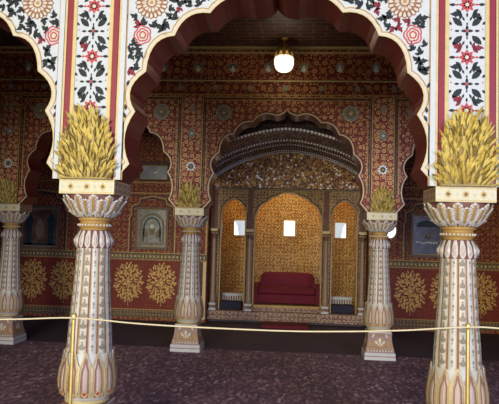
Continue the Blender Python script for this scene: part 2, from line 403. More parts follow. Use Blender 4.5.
# ------------------------------------------------------------------ floor, ceiling, side walls
mb = MB(); mb.box(-7.0, 7.0, -0.9, 9.4, -0.2, -0.012); struct(mb, 'floor', ['aislefloor'])
mb = MB(); mb.box(-14, 14, -16, -0.9, -0.2, -0.012); struct(mb, 'floor_court', ['courtfloor'])
mb = MB(); mb.box(-6.78, 6.78, -0.85, 4.33, -0.012, 0.0)
tag(mb.build('carpet', ['carpet']), 'speckled dark maroon carpet covering the hall floor', 'carpet')
mb = MB(); mb.box(-7.0, 7.0, -W, YR + W, ZC, ZC + 0.15); struct(mb, 'ceiling', ['ceiling'])
mb = MB(); mb.box(-7.0, 7.0, YR + W, 9.4, 3.9, 4.05); struct(mb, 'ceiling_aisle', ['black'])
mb = MB(); mb.box(-7.0, -6.8, -W, 7.4, -0.012, ZC); struct(mb, 'wall_left', ['wall_back'])
mb = MB(); mb.box(6.8, 7.0, -W, 7.4, -0.012, ZC); struct(mb, 'wall_right', ['wall_back'])

# ------------------------------------------------------------------ front arcade wall (white, painted)
CEN3 = [-2 * B, 0, 2 * B]
FM = ['white', 'maroon', 'palegold', 'red', 'darkleaf', 'rosered', 'wine', 'rust', 'cream', 'vine', 'oldgold']
mb = MB(); arcade(mb, 0, CEN3, ZC, [(-6.8, -3 * B), (3 * B, 6.8)])
fn = plane_fn(-W)
for cx in CEN3:
    for s in (1, -1):
        h = [(cx + s * x, z) for x, z in HALF]
        edge = [(cx + s * x, z) for x, z in offset_curve(HALF, 0.014)]
        mb.stroke(fn, edge, 0.030, 0.0015, 8)
        mb.stroke(fn, [(cx + s * x, z) for x, z in offset_curve(HALF, 0.034)], 0.010, 0.0015, 10)
        mb.stroke(fn, [(cx + s * x, z) for x, z in offset_curve(HALF, 0.003)], 0.008, 0.003, 2)
lr = random.Random(3)
# pier panels
for px in (-B, B, -3 * B + W, 3 * B - W):
    zt = ZC
    for s in (1, -1):
        def strip(a, b, mat, off=0.0015):
            mb.face([fn(px + s * a, ZA1, off), fn(px + s * b, ZA1, off), fn(px + s * b, zt, off), fn(px + s * a, zt, off)], mat)
        strip(0.125, 0.150, 2, .006); strip(0.150, 0.157, 10, .006); strip(0.155, 0.200, 3, .006); strip(0.196, 0.216, 2, .006)
        # raised moulding at the border of the panel
        mb.box(px + s * 0.236 - 0.018, px + s * 0.236 + 0.018, -W - 0.014, -W + 0.001, ZA1, zt, 0)
        strip(0.255, 0.264, 10)
    for k in range(-1, 7):
        zs = 3.345 - 0.382 * k + 0.382 * 2; zx = zs - 0.191
        if zs > zt - 0.05 or zs < 2.5: continue
        star(mb, fn, px, zs, 0.058, 8, 5, 8)
        star(mb, fn, px, zx, 0.044, 4, 4, 5)
        for s in (1, -1):
            mb.poly(fn, xf(DIAM, px + s * 0.050, zs, -s * PI / 2, 0.040), .002, 5)
            mb.poly(fn, xf(LEAF, px + s * 0.080, zs, -s * PI / 2, 0.046), .002, 4)
            mb.poly(fn, xf(LEAF, px + s * 0.052, zx, -s * PI / 2, 0.036), .002, 4)
            mb.poly(fn, xf(DIAM, px + s * 0.110, zx, 0, 0.02), .002, 5)
            mb.poly(fn, xf(LEAF, px, zs + s * 0.060, 0 if s > 0 else PI, 0.032), .002, 4)
            mb.poly(fn, xf(LEAF, px, zx + s * 0.040, 0 if s > 0 else PI, 0.024), .002, 4)
            for t in (1, -1):
                dark_leaf(mb, fn, px + s * 0.040, zs + t * 0.062, -s * (PI / 2 - t * 0.35), 0.078, 4 if t < 0 or lr.random() < .6 else 6)
                mb.poly(fn, xf(LEAF, px + s * 0.034, zx + t * 0.036, -s * (PI / 2 - t * 0.75), 0.092), .002, 4)
                mb.poly(fn, xf(DIAM, px + s * 0.018, zx + t * 0.070, -s * (0.4 if t > 0 else PI - .4), 0.042), .002, 4)
                mb.poly(fn, xf(LEAF, px + s * 0.105, zx + t * 0.045, -s * (0.9 if t > 0 else PI - .9), 0.04), .002, 4)
                mb.stroke(fn, [(px + s * 0.02, zx + t * .02), (px + s * .07, zx + t * .05), (px + s * .11, zx + t * .10), (px + s * .08, zx + t * .13)], .005, .0015, 9)
# spandrels: rosettes, roses and scattered leaves
def inside_opening(dx, z):
    """distance-like test against the arch outline, dx from the bay centre"""
    dx = abs(dx)
    n = len(HALF); best = 9
    for a, b in zip(HALF[:-1], HALF[1:]):
        ax, az, bx_, bz = a[0], a[1], b[0], b[1]
        t = max(0, min(1, ((dx - ax) * (bx_ - ax) + (z - az) * (bz - az)) / ((bx_ - ax) ** 2 + (bz - az) ** 2 + 1e-9)))
        best = min(best, math.hypot(dx - ax - t * (bx_ - ax), z - az - t * (bz - az)))
    # point in polygon of the opening
    P = [(0, 2.0), (1.155, 2.0)] + HALF; c = False; j = len(P) - 1
    for i in range(len(P)):
        if (P[i][1] > z) != (P[j][1] > z) and dx < (P[j][0] - P[i][0]) * (z - P[i][1]) / (P[j][1] - P[i][1]) + P[i][0]: c = not c
        j = i
    return -best if c else best
for cx in CEN3:
    for s in (1, -1):
        ro = (cx + s * 0.925, 3.37); fl = (cx + s * 0.985, 3.125) if cx == 0 else (cx + s * 1.06, 3.12)
        rosette(mb, fn, ro[0], ro[1], 0.127, 7, 8, 10)
        rose(mb, fn, fl[0], fl[1], 0.060, 5, 8)
        star(mb, fn, cx + s * 0.30, 3.56, 0.06, 8, 5, 8)
        pts = []
        tries = 0
        while len(pts) < 190 and tries < 9000:
            tries += 1
            dx = lr.uniform(0.05, 1.085); z = lr.uniform(2.2, 3.75)
            if dx + 0.03 > B - 0.27: continue
            if inside_opening(dx, z) < 0.060: continue
            x = cx + s * dx
            if math.hypot(x - ro[0], z - ro[1]) < 0.148 or math.hypot(x - fl[0], z - fl[1]) < 0.088: continue
            if any(math.hypot(x - a, z - b) < 0.046 for a, b in pts): continue
            pts.append((x, z))
            L = lr.uniform(0.055, 0.080); ang = lr.uniform(0, 2 * PI)
            mt = 6 if lr.random() < 0.10 else 4
            ox, oz = x + math.sin(ang) * L * .45, z - math.cos(ang) * L * .45
            if inside_opening(ox - cx, oz) < 0.05: ox, oz = x, z
            dark_leaf(mb, fn, ox, oz, ang, L, mt)
            if lr.random() < .5: mb.stroke(fn, [(x + .045 * math.cos(ang + .5 * q), z + .045 * math.sin(ang + .5 * q)) for q in range(6)], .004, .0015, 9)
        for z in (2.10, 2.16, 2.22, 2.46, 2.52, 2.58, 2.64, 2.70, 2.76):      # narrow strip beside the bracket
            if inside_opening(1.090, z) > 0.032: mb.poly(fn, xf(LEAF, cx + s * 1.090, z - .02, lr.uniform(-.6, .6), 0.048), .0025, 4)
struct(mb, 'wall_front', FM)

# ------------------------------------------------------------------ inner arcade wall (maroon and gold)
CEN5 = [-4 * B, -2 * B, 0, 2 * B, 4 * B]
RM = ['wall_mid', 'maroon', 'palegold', 'black', 'greygreen', 'starwhite', 'wall_pier', 'frieze', 'oldgold', 'edgeline']
mb = MB(); arcade(mb, YR, CEN5, ZC, [])
fn = plane_fn(YR - W)
for cx in CEN5:
    for s in (1, -1):
        mb.stroke(fn, [(cx + s * x, z) for x, z in offset_curve(HALF, 0.010)], 0.015, 0.004, 9)
        mb.stroke(fn, [(cx + s * x, z) for x, z in offset_curve(HALF, 0.030)], 0.012, 0.003, 3)
    # rectangular frame of the spandrel
    for d, w_, mt in ((0.0, 0.016, 8), (0.022, 0.020, 3), (0.044, 0.012, 8)):
        xx = 1.19 - d
        mb.stroke(fn, [(cx - xx, 2.30), (cx - xx, 3.655 - d), (cx + xx, 3.655 - d), (cx + xx, 2.30)], w_, 0.004, mt)
    for s in (1, -1):
        star(mb, fn, cx + s * 0.905, 3.43, 0.105, 12, 4, 8, .002)
        mb.stroke(fn, circ(cx + s * 0.905, 3.43, 0.105, 20), 0.02, .005, 4, True)
        star(mb, fn, cx + s * 0.905, 3.43, 0.06, 8, 8, 5, .005)
for k in range(-3, 4, 1):
    px = k * B * 1.0
    if k % 2 == 0: continue
    px = k * B
    mb.face([fn(px - .155, ZA1, .002), fn(px + .155, ZA1, .002), fn(px + .155, 3.66, .002), fn(px - .155, 3.66, .002)], 6)
    for s in (1, -1):
        mb.stroke(fn, [(px + s * .152, ZA1), (px + s * .152, 3.68)], .014, .004, 8)
        mb.stroke(fn, [(px + s * .168, ZA1), (px + s * .168, 3.68)], .016, .004, 3)
    star(mb, fn, px, 2.64, 0.075, 10, 5, 8, .004)
    star(mb, fn, px, 3.12, 0.070, 8, 4, 5, .004)
    star(mb, fn, px, 3.50, 0.050, 8, 4, 8, .004)
# frieze bands
mb.face([fn(-6.8, 3.905, .002), fn(6.8, 3.905, .002), fn(6.8, 4.29, .002), fn(-6.8, 4.29, .002)], 7)
mb.face([fn(-6.8, 3.70, .002), fn(6.8, 3.70, .002), fn(6.8, 3.885, .002), fn(-6.8, 3.885, .002)], 7)
for z, w_, mt in ((3.895, .022, 2), (3.91, .012, 3), (3.69, .014, 8)): mb.stroke(fn, [(-6.8, z), (6.8, z)], w_, .006, mt)
k = -6.4
while k < 6.5:
    star(mb, fn, k, 4.10, 0.075, 10, 4, 5, .004); star(mb, fn, k, 4.055, 0.042, 6, 5, 5, .006)
    star(mb, fn, k + .255, 3.79, 0.05, 8, 4, 8, .004)
    k += 0.51
mb.box(-6.8, 6.8, YR - W - 0.03, YR - W, 4.29, 4.312, 2)
mb.box(-6.8, 6.8, YR - W - 0.06, YR - W, 4.355, ZC, 2)
struct(mb, 'wall_middle', RM)

# ------------------------------------------------------------------ rear wall with dado
BM = ['wall_back', 'dado', 'border', 'palegold', 'black', 'oldgold', 'stone']
JX = 1.53
mb = MB()
for s in (1, -1):
    a, b = (JX, 6.8) if s > 0 else (-6.8, -JX)
    mb.box(a, b, YB, YB + 0.4, -0.012, 3.9, 0)
    fn = plane_fn(YB)
    mb.face([fn(a, .19, .002), fn(b, .19, .002), fn(b, 1.15, .002), fn(a, 1.15, .002)], 1)
    mb.box(a, b, YB - 0.012, YB - .001, 0.05, 0.19, 2)
    mb.box(a, b, YB - 0.03, YB - .001, 1.16, 1.285, 2)
    mb.stroke(fn, [(a, 1.29), (b, 1.29)], .016, .032, 5); mb.stroke(fn, [(a, 1.155), (b, 1.155)], .012, .032, 5)
    x = a + 0.04
    while x < b:      # gold chevrons on the dado rail
        mb.poly(fn, [(x - .025, 1.19), (x, 1.25), (x + .025, 1.19), (x, 1.21)], .033, 3); x += 0.075
    mb.stroke(fn, [(a, .20), (b, .20)], .014, .015, 5)
    mb.stroke(fn, [(s * (JX + .045), .05), (s * (JX + .045), 1.16)], .06, .016, 3)
    mb.stroke(fn, [(s * (JX + .09), .05), (s * (JX + .09), 1.16)], .016, .016, 4)
    mb.stroke(fn, [(s * (JX + .03), 1.3), (s * (JX + .03), 2.8)], .03, .004, 5)
    mb.stroke(fn, [(a, 2.45), (b, 2.45)], .02, .004, 5); mb.stroke(fn, [(a, 2.66), (b, 2.66)], .02, .004, 5)
    mb.stroke(fn, [(a, 2.40), (b, 2.40)], .02, .004, 4); mb.stroke(fn, [(a, 3.05), (b, 3.05)], .03, .004, 4)
wall_back = struct(mb, 'wall_back', BM)
# gold bush medallions painted on the dado
def medallion():
    m = MB(); f = lambda u, v, off: (u, -off, v); r = random.Random(11)
    n = 150
    for k in range(n):          # leaves set along a sunflower spiral, pointing outwards
        rad = math.sqrt((k + .5) / n); a = k * 2.39996
        x, z = .255 * rad * math.cos(a), .355 * rad * math.sin(a)
        m.poly(f, xf(LEAF, x, z, math.atan2(z, x) - PI / 2 + r.uniform(-.8, .8), r.uniform(.045, .075)), .002 + .00002 * k, 0 if k % 5 < 2 else 1)
        if k % 6 == 0: m.poly(f, circ(x * .95, z * .95, .022, 8), .0056, 1)
    m.stroke(f, [(0, -.40), (0, .33)], .014, .001, 0)
    m.poly(f, circ(0, 0, .035, 10), .006, 1)
    for k in range(6): m.poly(f, circ(.055 * math.cos(k * PI / 3), .055 * math.sin(k * PI / 3), .02, 8), .006, 0)
    m.poly(f, xf(DIAM, 0, -.46, 0, .06), .002, 0)
    return m
m0 = medallion().build('floral_medallion', ['oldgold', 'medalgold'], wall_back); first = True
for x in (-2.41, -3.055, -3.70, -4.34, -4.985, -5.63, 2.31, 2.955, 3.60, 4.245, -1.80 + 0.0):
    if abs(x) < 2.0: continue
    o = m0 if first else m0.copy()
    if not first: COL.objects.link(o); o.parent = wall_back
    first = False; o.location = (x, YB - 0.003, 0.72)

# ------------------------------------------------------------------ vault in front of the throne room, niche wall, chamber
VAULT = [(0, 3.37), (0.2, 3.355), (0.39, 3.32), (0.64, 3.255), (0.89, 3.175), (1.12, 3.07), (1.29, 2.97), (1.42, 2.885), (1.56, 2.77)]
VP = [(-x, z) for x, z in VAULT[::-1]] + VAULT[1:]
Y0, Y1 = 4.80, 7.40
mb = MB()
rows = [[(x, y, z) for x, z in VP] for y in (Y0, 5.6, 6.4, Y1)]
mb.grid(rows, 0, False, True)
fa = plane_fn(Y0)
tess(mb, VP + [(1.56, 3.9), (-1.56, 3.9)], fa, 0, 1)
for s in (1, -1): mb.face([(s * 1.56, Y0, 2.77), (s * 1.56, YB, 2.77), (s * 1.56, YB, 3.9), (s * 1.56, Y0, 3.9)], 1)
struct(mb, 'ceiling_vault', ['mosaic', 'darkvault'])
def arc_point(t, drop):
    """point along the vault profile, t in 0..1"""
    ls = [math.dist(a, b) for a, b in zip(VP[:-1], VP[1:])]; L = sum(ls) * t
    for (a, b), l in zip(zip(VP[:-1], VP[1:]), ls):
        if L <= l + 1e-9: return (a[0] + (b[0] - a[0]) * L / l, a[1] + (b[1] - a[1]) * L / l - drop)
        L -= l
    return VP[-1]
def bead_arc(name, y, n, r):
    m = MB()
    m.grid([[(x, y + dy, z - dz) for x, z in VP] for dy, dz in ((-.03, .002), (-.03, .030), (.03, .030), (.03, .002))], 1, False, False)
    for k in range(n):
        x, z = arc_point((k + .5) / n, 0.018)
        m.sphere((x, y - .03 - r * .5, z), r, 0, 5)
    return struct(m, name, ['silver', 'brown'])
bead_arc('trim_1', 4.86, 58, .025)
bead_arc('trim_2', 5.95, 64, .021)
bead_arc('trim_3', 6.45, 74, .016)
bead_arc('trim_4', 7.16, 74, .017)
bead_arc('trim_5', 7.36, 78, .025)

ZP = 0.21
def arch_c(cx, hw, zs, za, s):
    pts = [(hw, zs), (hw * .985, zs + (za - zs) * .16)]
    # four shallow lobes
    base = [(hw * .93, zs + (za - zs) * .34), (hw * .66, zs + (za - zs) * .66), (hw * .34, zs + (za - zs) * .88), (0, za)]
    for a, b in zip(base[:-1], base[1:]):
        mid = ((a[0] + b[0]) / 2, (a[1] + b[1]) / 2); dx, dz = b[0] - a[0], b[1] - a[1]
        mm = (mid[0] + dz * .13, mid[1] - dx * .13)
        pts += quad_bez(a, b, mm, 5)
    pts.append((0, za))
    return [(cx + s * x, z) for x, z in pts]
def opening(cx, hw, zs, za):
    l = arch_c(cx, hw, zs, za, -1); r = arch_c(cx, hw, zs, za, 1)
    return [(cx - hw, ZP)] + l + r[::-1][1:] + [(cx + hw, ZP)]
OPS = [opening(-1.085, .235, 2.06, 2.40), opening(0, .65, 1.98, 2.53), opening(1.105, .235, 2.06, 2.40)]
out = [(-JX, ZP)]
for o_ in OPS: out += o_
out += [(JX, ZP), (JX, 2.62), (-JX, 2.62)]
NM = ['niche', 'chamber', 'black', 'oldgold', 'oldgold', 'maroon', 'tympanum', 'brown']
mb = MB(); fn = plane_fn(7.40)
tess(mb, out, fn, 0, 0); tess(mb, out, plane_fn(7.52), 0, 1)
for o_ in OPS:
    for a, b in zip(o_[:-1], o_[1:]): mb.face([(a[0], 7.40, a[1]), (b[0], 7.40, b[1]), (b[0], 7.52, b[1]), (a[0], 7.52, a[1])], 5)
    mb.stroke(fn, offset_curve(o_, -0.012), .022, .004, 3)
    mb.stroke(fn, offset_curve(o_, -0.035), .020, .004, 2)
for x0, x1 in ((-1.37, -.83), (-.67, .67), (.83, 1.37)):
    mb.stroke(fn, [(x0, 1.75), (x0, 2.56), (x1, 2.56), (x1, 1.75)], .018, .005, 4)
for x in (-.75, .75, -1.45, 1.45): mb.stroke(fn, [(x, 1.8), (x, 2.6)], .10, .006, 7)
mb.box(-JX, JX, 7.375, 7.40, 2.585, 2.63, 2); mb.stroke(plane_fn(7.375), [(-JX, 2.60), (JX, 2.60)], .012, .002, 4)
tym = [p for p in VP if abs(p[0]) < JX] 
tess(mb, [(-JX, 2.63), (JX, 2.63), (JX, 2.79)] + tym[::-1] + [(-JX, 2.79)], fn, 0, 6)
struct(mb, 'wall_niche', NM)
mb = MB()
mb.box(-JX, JX, 9.0, 9.2, -.012, 3.0, 0)
fn = plane_fn(9.0)
for z in (1.235, 1.27): mb.stroke(fn, [(-JX, z), (JX, z)], .018, .004, 2)
struct(mb, 'wall_chamber_back', ['chamber', 'chamber', 'oldgold'])
for s, nm in ((1, 'right'), (-1, 'left')):
    mb = MB(); mb.box(min(s * JX, s * 1.7), max(s * JX, s * 1.7), 7.52, 9.2, -.012, 3.0, 0)
    mb.box(s * .745 - .05, s * .745 + .05, 7.52, 7.95, ZP, 3.0, 0)
    struct(mb, 'wall_chamber_' + nm, ['chamber'])
mb = MB(); mb.box(-JX, JX, 7.52, 9.2, 3.0, 3.1, 0); struct(mb, 'ceiling_chamber', ['chamber'])
for i, (x, z, g) in enumerate(((-1.115, 1.85, True), (0.005, 1.865, False), (1.135, 1.85, True))):
    hw, hh = (.118, .165)
    m = MB(); f = plane_fn(9.0)
    m.box(x - hw - .03, x + hw + .03, 8.975, 8.999, z - hh - .03, z - hh, 0); m.box(x - hw - .03, x + hw + .03, 8.975, 8.999, z + hh, z + hh + .03, 0)
    m.box(x - hw - .03, x - hw, 8.975, 8.999, z - hh, z + hh, 0); m.box(x + hw, x + hw + .03, 8.975, 8.999, z - hh, z + hh, 0)
    w_ = struct(m, 'window_%d' % (i + 1), ['oldgold'])
    m = MB(); m.box(x - hw, x + hw, 8.985, 8.998, z - hh, z + hh, 0)
    if g:
        t = plane_fn(8.985); d = -1 if x < 0 else 1
        m.poly(t, [(x + d * hw, z - hh), (x + d * hw, z + hh * .9), (x + d * hw * .45, z + hh * .2), (x + d * hw * .2, z - hh)], .001, 1)
    m.build('pane', ['pane_grey' if g else 'pane', 'pane'], w_)
# platform and chamber floor
mb = MB()
mb.box(-JX, JX, 7.22, 9.0, 0.035, ZP - .02, 0); mb.box(-JX, JX, 7.19, 9.0, ZP - .02, ZP, 0); mb.box(-JX, JX, 7.19, 7.3, 0.035, 0.075, 0)
mb.box(-JX, JX, 7.27, 9.0, -.012, 0.035, 1)
struct(mb, 'floor_platform', ['platform', 'black'])
mb = MB()
mb.box(-.64, .64, 7.34, 8.5, ZP, .285, 0); mb.box(-.64, .64, 7.32, 8.5, .285, .33, 1)
tag(mb.build('throne_dais', ['platform', 'oldgold']), 'low carved gold step carrying the red sofa in the middle niche', 'dais')

# ------------------------------------------------------------------ columns
def lerp_prof(prof):
    def r(z):
        if z <= prof[0][0]: return prof[0][1]
        for (a, ra), (b, rb) in zip(prof[:-1], prof[1:]):
            if z <= b:
                t = (z - a) / (b - a); return ra + (rb - ra) * t
        return prof[-1][1]
    return r
def cyl_fn(r): return lambda u, v, off: ((r(v) + off) * math.sin(u), -(r(v) + off) * math.cos(u), v)
def strip_petal(m, f, a, wl, z0, z1, n, off, ridge, mat):
    for i in range(n):
        za, zb = z0 + (z1 - z0) * i / n, z0 + (z1 - z0) * (i + 1) / n
        wa, wb = wl(za), wl(zb)
        m.face([f(a - wa, za, off), f(a, za, ridge), f(a, zb, ridge), f(a - wb, zb, off)], mat)
        m.face([f(a, za, ridge), f(a + wa, za, off), f(a + wb, zb, off), f(a, zb, ridge)], mat)
def make_column(label):
    t = thing('column', label, 'column', (0, 0, 0), 'painted marble columns of the two arcades')
    # plinth
    m = MB(); h = .213
    m.box(-h, h, -h, h, 0, .045, 0); m.box(-h + .006, h - .006, -h + .006, h - .006, .045, .056, 1); m.box(-h + .003, h - .003, -h + .003, h - .003, .056, .10, 0)
    m.build('plinth', ['stone', 'rust'], t)
    # square carved pedestal
    m = MB(); pr = lerp_prof([(.10, .196), (.15, .192), (.19, .178), (.25, .167), (.32, .162), (.36, .166), (.385, .160)])
    zs = [.10, .15, .17, .19, .22, .25, .28, .32, .36, .385]
    rows = []
    for z in zs:
        q = pr(z); rows.append([(-q, -q, z), (q, -q, z), (q, q, z), (-q, q, z)])
    m.grid(rows, 0, True, False); m.face(rows[0][::-1], 0); m.face(rows[-1], 0)
    for k in range(4):
        c, n = math.cos(k * PI / 2), math.sin(k * PI / 2)
        def pf(u, v, off, c=c, n=n):
            y = -(pr(v) + off); return (u * c - y * n, u * n + y * c, v)
        for a in (-1.15, -.75, -.38, 0, .38, .75, 1.15):
            m.poly(pf, xf(LEAF, 0, .185, a, .115 - .015 * abs(a)), .004, 1 if abs(a) in (0, .75) else 2, .010)
        for s in (1, -1):
            m.poly(pf, xf(LEAF, s * .135, .165, s * .25, .10), .004, 2, .010); m.poly(pf, xf(LEAF, s * .105, .30, s * .5, .06), .004, 1, .008)
            m.poly(pf, circ(s * .06, .345, .016, 8), .004, 2)
        m.stroke(pf, [(-.185, .152), (.185, .152)], .014, .004, 2); m.stroke(pf, [(-.15, .372), (.15, .372)], .012, .004, 1)
        for q in range(9): m.poly(pf, circ(-.16 + .04 * q, .125, .011, 6), .003, 1)
    m.build('pedestal', ['pinkbeige', 'marble', 'oldgold'], t)
    m = MB(); m.lathe([(.385, .150), (.395, .165), (.41, .165), (.42, .155)], 36, 0)
    m.build('waist_ring', ['palegold'], t)
    # lotus base
    prof = [(.42, .165), (.435, .178), (.46, .192), (.50, .204), (.55, .208), (.60, .205), (.64, .198), (.68, .188), (.72, .179), (.76, .172)]
    lr_ = lerp_prof(prof); m = MB(); m.lathe(prof, 48, 0)
    f = cyl_fn(lr_); n = 14
    for k in range(n):
        a = 2 * PI * (k + .5) / n; hw = PI / n * .93
        shape = [(a - hw * .7, .45), (a - hw, .51), (a - hw, .57), (a - hw, .63), (a - hw * .95, .675), (a - hw * .5, .715), (a, .775), (a + hw * .5, .715), (a + hw * .95, .675), (a + hw, .63), (a + hw, .57), (a + hw, .51), (a + hw * .7, .45)]
        wl = lerp_prof([(v, (u - a)) for u, v in shape[6:][::-1]])
        strip_petal(m, f, a, wl, .452, .770, 14, .006, .013, 1)
        for rr, mt, off in ((1.0, 2, .016), (.52, 3, .018)):
            line = [(a + (u - a) * rr, v if rr == 1 else .45 + (v - .45) * .86) for u, v in shape]
            # stroke with width measured along the surface
            Ls = []
            for i in range(len(line) - 1):
                p, q = line[i], line[i + 1]
                du, dv = (q[0] - p[0]) * .19, q[1] - p[1]; l = math.hypot(du, dv) or 1
                wu, wv = -dv / l * .0045 / .19, du / l * .0045
                m.face([f(p[0] + wu, p[1] + wv, off), f(q[0] + wu, q[1] + wv, off), f(q[0] - wu, q[1] - wv, off), f(p[0] - wu, p[1] - wv, off)], mt)
        for s in (1, -1):
            for q in range(7):
                z = .525 + q * .021; c_ = a + s * hw * .74
                m.poly(f, [(c_ - .022, z), (c_, z + .008), (c_ + .022, z), (c_, z - .008)], .016, 2)
        for k2, rr in ((0, .024), (1, .012)):
            m.poly(f, [(a + rr / .2 * math.cos(j * PI / 5), .482 + rr * math.sin(j * PI / 5)) for j in range(10)], .017 + .002 * k2, 2 if k2 == 0 else 4)
        m.poly(f, [(a + hw + .05 * math.cos(j * PI / 4), .462 + .011 * math.sin(j * PI / 4)) for j in range(8)], .010, 2)
    m.build('lotus_base', ['marble', 'petal', 'palegold', 'rust', 'rosered'], t)
    # fluted shaft
    prof = [(.74, .170), (.80, .167), (.90, .162), (1.0, .155), (1.1, .147), (1.2, .140), (1.3, .134), (1.45, .127), (1.58, .123)]
    sr = lerp_prof(prof); m = MB(); nr = 14; sub = 8
    def rmod(fr, z):
        t_ = (fr * nr + .5) % 1.0
        return 0.93 if (t_ < .07 or t_ > .93) else 1.0 - .05 * (abs(t_ - .5) * 2) ** 2
    zz = [.74 + .042 * k for k in range(21)]
    def mf(a, b):
        t_ = ((b + .5) / (nr * sub) * nr + .5) % 1.0
        return 1 if (t_ < .125 or t_ > .875) else (2 if (t_ < .19 or t_ > .81) and False else 0)
    m.lathe([(z, sr(z)) for z in zz], nr * sub, 0, rmod=rmod, matf=mf)
    f = cyl_fn(sr)
    for k in range(nr):
        a = 2 * PI * k / nr
        for s in (1, -1):
            ang = a + s * PI / nr * .74
            m.face([f(ang - .012, .76, .000), f(ang + .012, .76, .000), f(ang + .012, 1.58, .000), f(ang - .012, 1.58, .000)], 2)
        for q in range(10):
            z = .815 + q * .077
            if k % 2 == 0:
                fs = lambda u, v, off, a=a, z=z: f(a + u / sr(z), v, off)
                for g in (-.75, 0, .75): m.poly(fs, xf(LEAF, 0, z - .026, g, .052 if g == 0 else .040), .0035, 3)
                m.poly(fs, circ(0, z + .030, .008, 6), .0035, 4)
            else:
                hw = .06
                m.poly(f, [(a, z - .016), (a + hw, z), (a, z + .016), (a - hw, z)], .0035, 3)
                m.poly(f, [(a - .012, z - .034), (a + .012, z - .034), (a + .03, z - .022), (a, z - .018), (a - .03, z - .022)], .0035, 3)
    m.build('shaft', ['marble', 'rust', 'palegold', 'greyleaf', 'oldgold'], t)
    # drooping petal collar
    prof = [(1.535, .130), (1.55, .136), (1.575, .140), (1.605, .136), (1.64, .121), (1.67, .104)]
    cr = lerp_prof(prof); m = MB(); m.lathe(prof, 48, 0); f = cyl_fn(cr)
    for k in range(16):
        a = 2 * PI * k / 16; hw = PI / 16 * .8
        sh = [(a - hw * .55, 1.665), (a - hw * .9, 1.62), (a - hw, 1.57), (a - hw * .7, 1.548), (a, 1.530), (a + hw * .7, 1.548), (a + hw, 1.57), (a + hw * .9, 1.62), (a + hw * .55, 1.665)]
        m.poly(f, sh, .004, 1, .013); m.poly(f, [(a + (u - a) * .42, 1.555 + (v - 1.53) * .55) for u, v in sh], .0125, 2, .0145)
    m.build('petal_collar', ['brown', 'marble', 'petal'], t)
    m = MB(); pr2 = [(1.67, .108), (1.678, .100), (1.688, .112), (1.70, .120), (1.715, .120), (1.722, .108), (1.738, .106), (1.745, .120), (1.755, .122), (1.765, .115)]
    m.lathe(pr2, 40, 0)
    for k in range(26): m.sphere((.120 * math.sin(2 * PI * k / 26), -.120 * math.cos(2 * PI * k / 26), 1.7075), .009, 1, 4)
    m.build('bead_ring', ['oldgold', 'marble'], t)
    # leaf capital
    prof = [(1.765, .116), (1.785, .150), (1.81, .172), (1.84, .190), (1.87, .204), (1.90, .215), (1.9345, .214)]
    kr = lerp_prof(prof); m = MB(); m.lathe(prof, 48, 0); f = cyl_fn(kr)
    def acanthus(a, z0, z1, hw, off, mt, mid):
        L, Rg = [], []
        n = 9
        for i in range(n):
            t_ = i / (n - 1); z = z0 + (z1 - z0) * t_
            w_ = hw * (.45 + 1.15 * math.sin(PI * min(1, t_ * .62 + .12))) * (1 - t_ ** 9) * (1.0 if i % 2 else .76)
            L.append((a - w_, z)); Rg.append((a + w_, z))
        for i in range(n - 1):
            t_ = i / (n - 1); c0 = off + .016 * t_ ** 2; c1 = off + .016 * ((i + 1) / (n - 1)) ** 2
            z0_, z1_ = L[i][1], L[i + 1][1]
            m.face([f(*L[i], c0), f(a, z0_, c0 + .010), f(a, z1_, c1 + .010), f(*L[i + 1], c1)], mt, False)
            m.face([f(a, z0_, c0 + .010), f(*Rg[i], c0), f(*Rg[i + 1], c1), f(a, z1_, c1 + .010)], mt, False)
            if mid is not None and 0 < i < n - 2:
                m.face([f(a - .042, z0_, c0 + .0118), f(a + .042, z0_, c0 + .0118), f(a + .042, z1_, c1 + .0118), f(a - .042, z1_, c1 + .0118)], 4)
                for s in (1, -1):
                    m.face([f(a + s * .03, z0_, c0 + .010), f(a + s * .6 * (Rg[i][0] - a), z1_, c1 + .0065), f(a + s * .6 * (Rg[i][0] - a), z1_ + .006, c1 + .0065), f(a + s * .03, z0_ + .006, c0 + .010)], mid)
    nl = 12
    for k in range(nl): acanthus(2 * PI * (k + .5) / nl, 1.785, 1.932, .140, .002, 1, 3)
    for k in range(nl): acanthus(2 * PI * k / nl, 1.770, 1.900, .112, .008, 2, 3)
    for k in range(nl * 2): acanthus(2 * PI * (k + .5) / (nl * 2), 1.766, 1.812, .085, .004, 2, None)
    m.build('capital', ['brown', 'marble', 'marble', 'rust', 'oldgold'], t)
    # abacus with painted flowers
    m = MB(); m.box(-W, W, -W, W, ZA0, ZA1, 0)
    for sx in (-1, 1): m.face([(sx * (W + .001), y, z) for y, z in ((-W, ZA0), (W, ZA0), (W, ZA1), (-W, ZA1))], 4)
    for k in range(4):
        c, n = math.cos(k * PI / 2), math.sin(k * PI / 2)
        def pf(u, v, off, c=c, n=n):
            y = -(W + off); return (u * c - y * n, u * n + y * c, v)
        for z in (ZA0 + .010, ZA1 - .010): m.stroke(pf, [(-W, z), (W, z)], .010, .002, 1)
        for q in range(-3, 4):
            x = q * .062
            if q % 2 == 0: star(m, pf, x * .98, (ZA0 + ZA1) / 2, .030, 8, 1, 2, .002)
            else: star(m, pf, x * .98, (ZA0 + ZA1) / 2, .022, 4, 3, 1, .002)
        for q in range(12):
            for zz_ in (ZA0 + .024, ZA1 - .024): m.poly(pf, circ(-.187 + q * .034, zz_, .006, 6), .002, 3)
    m.build('abacus', ['cream2', 'palegold', 'rust', 'vine', 'rust'], t)
    return t
c0 = make_column('white fluted column in the left foreground, painted with small leaves')
c0.location = (-B, 0, 0)
dup(c0, (B, 0, 0), 'white fluted column in the right foreground at the edge of the picture')
dup(c0, (-B, YR, 0), 'middle-distance column left of the red sofa, right of the dark framed picture')
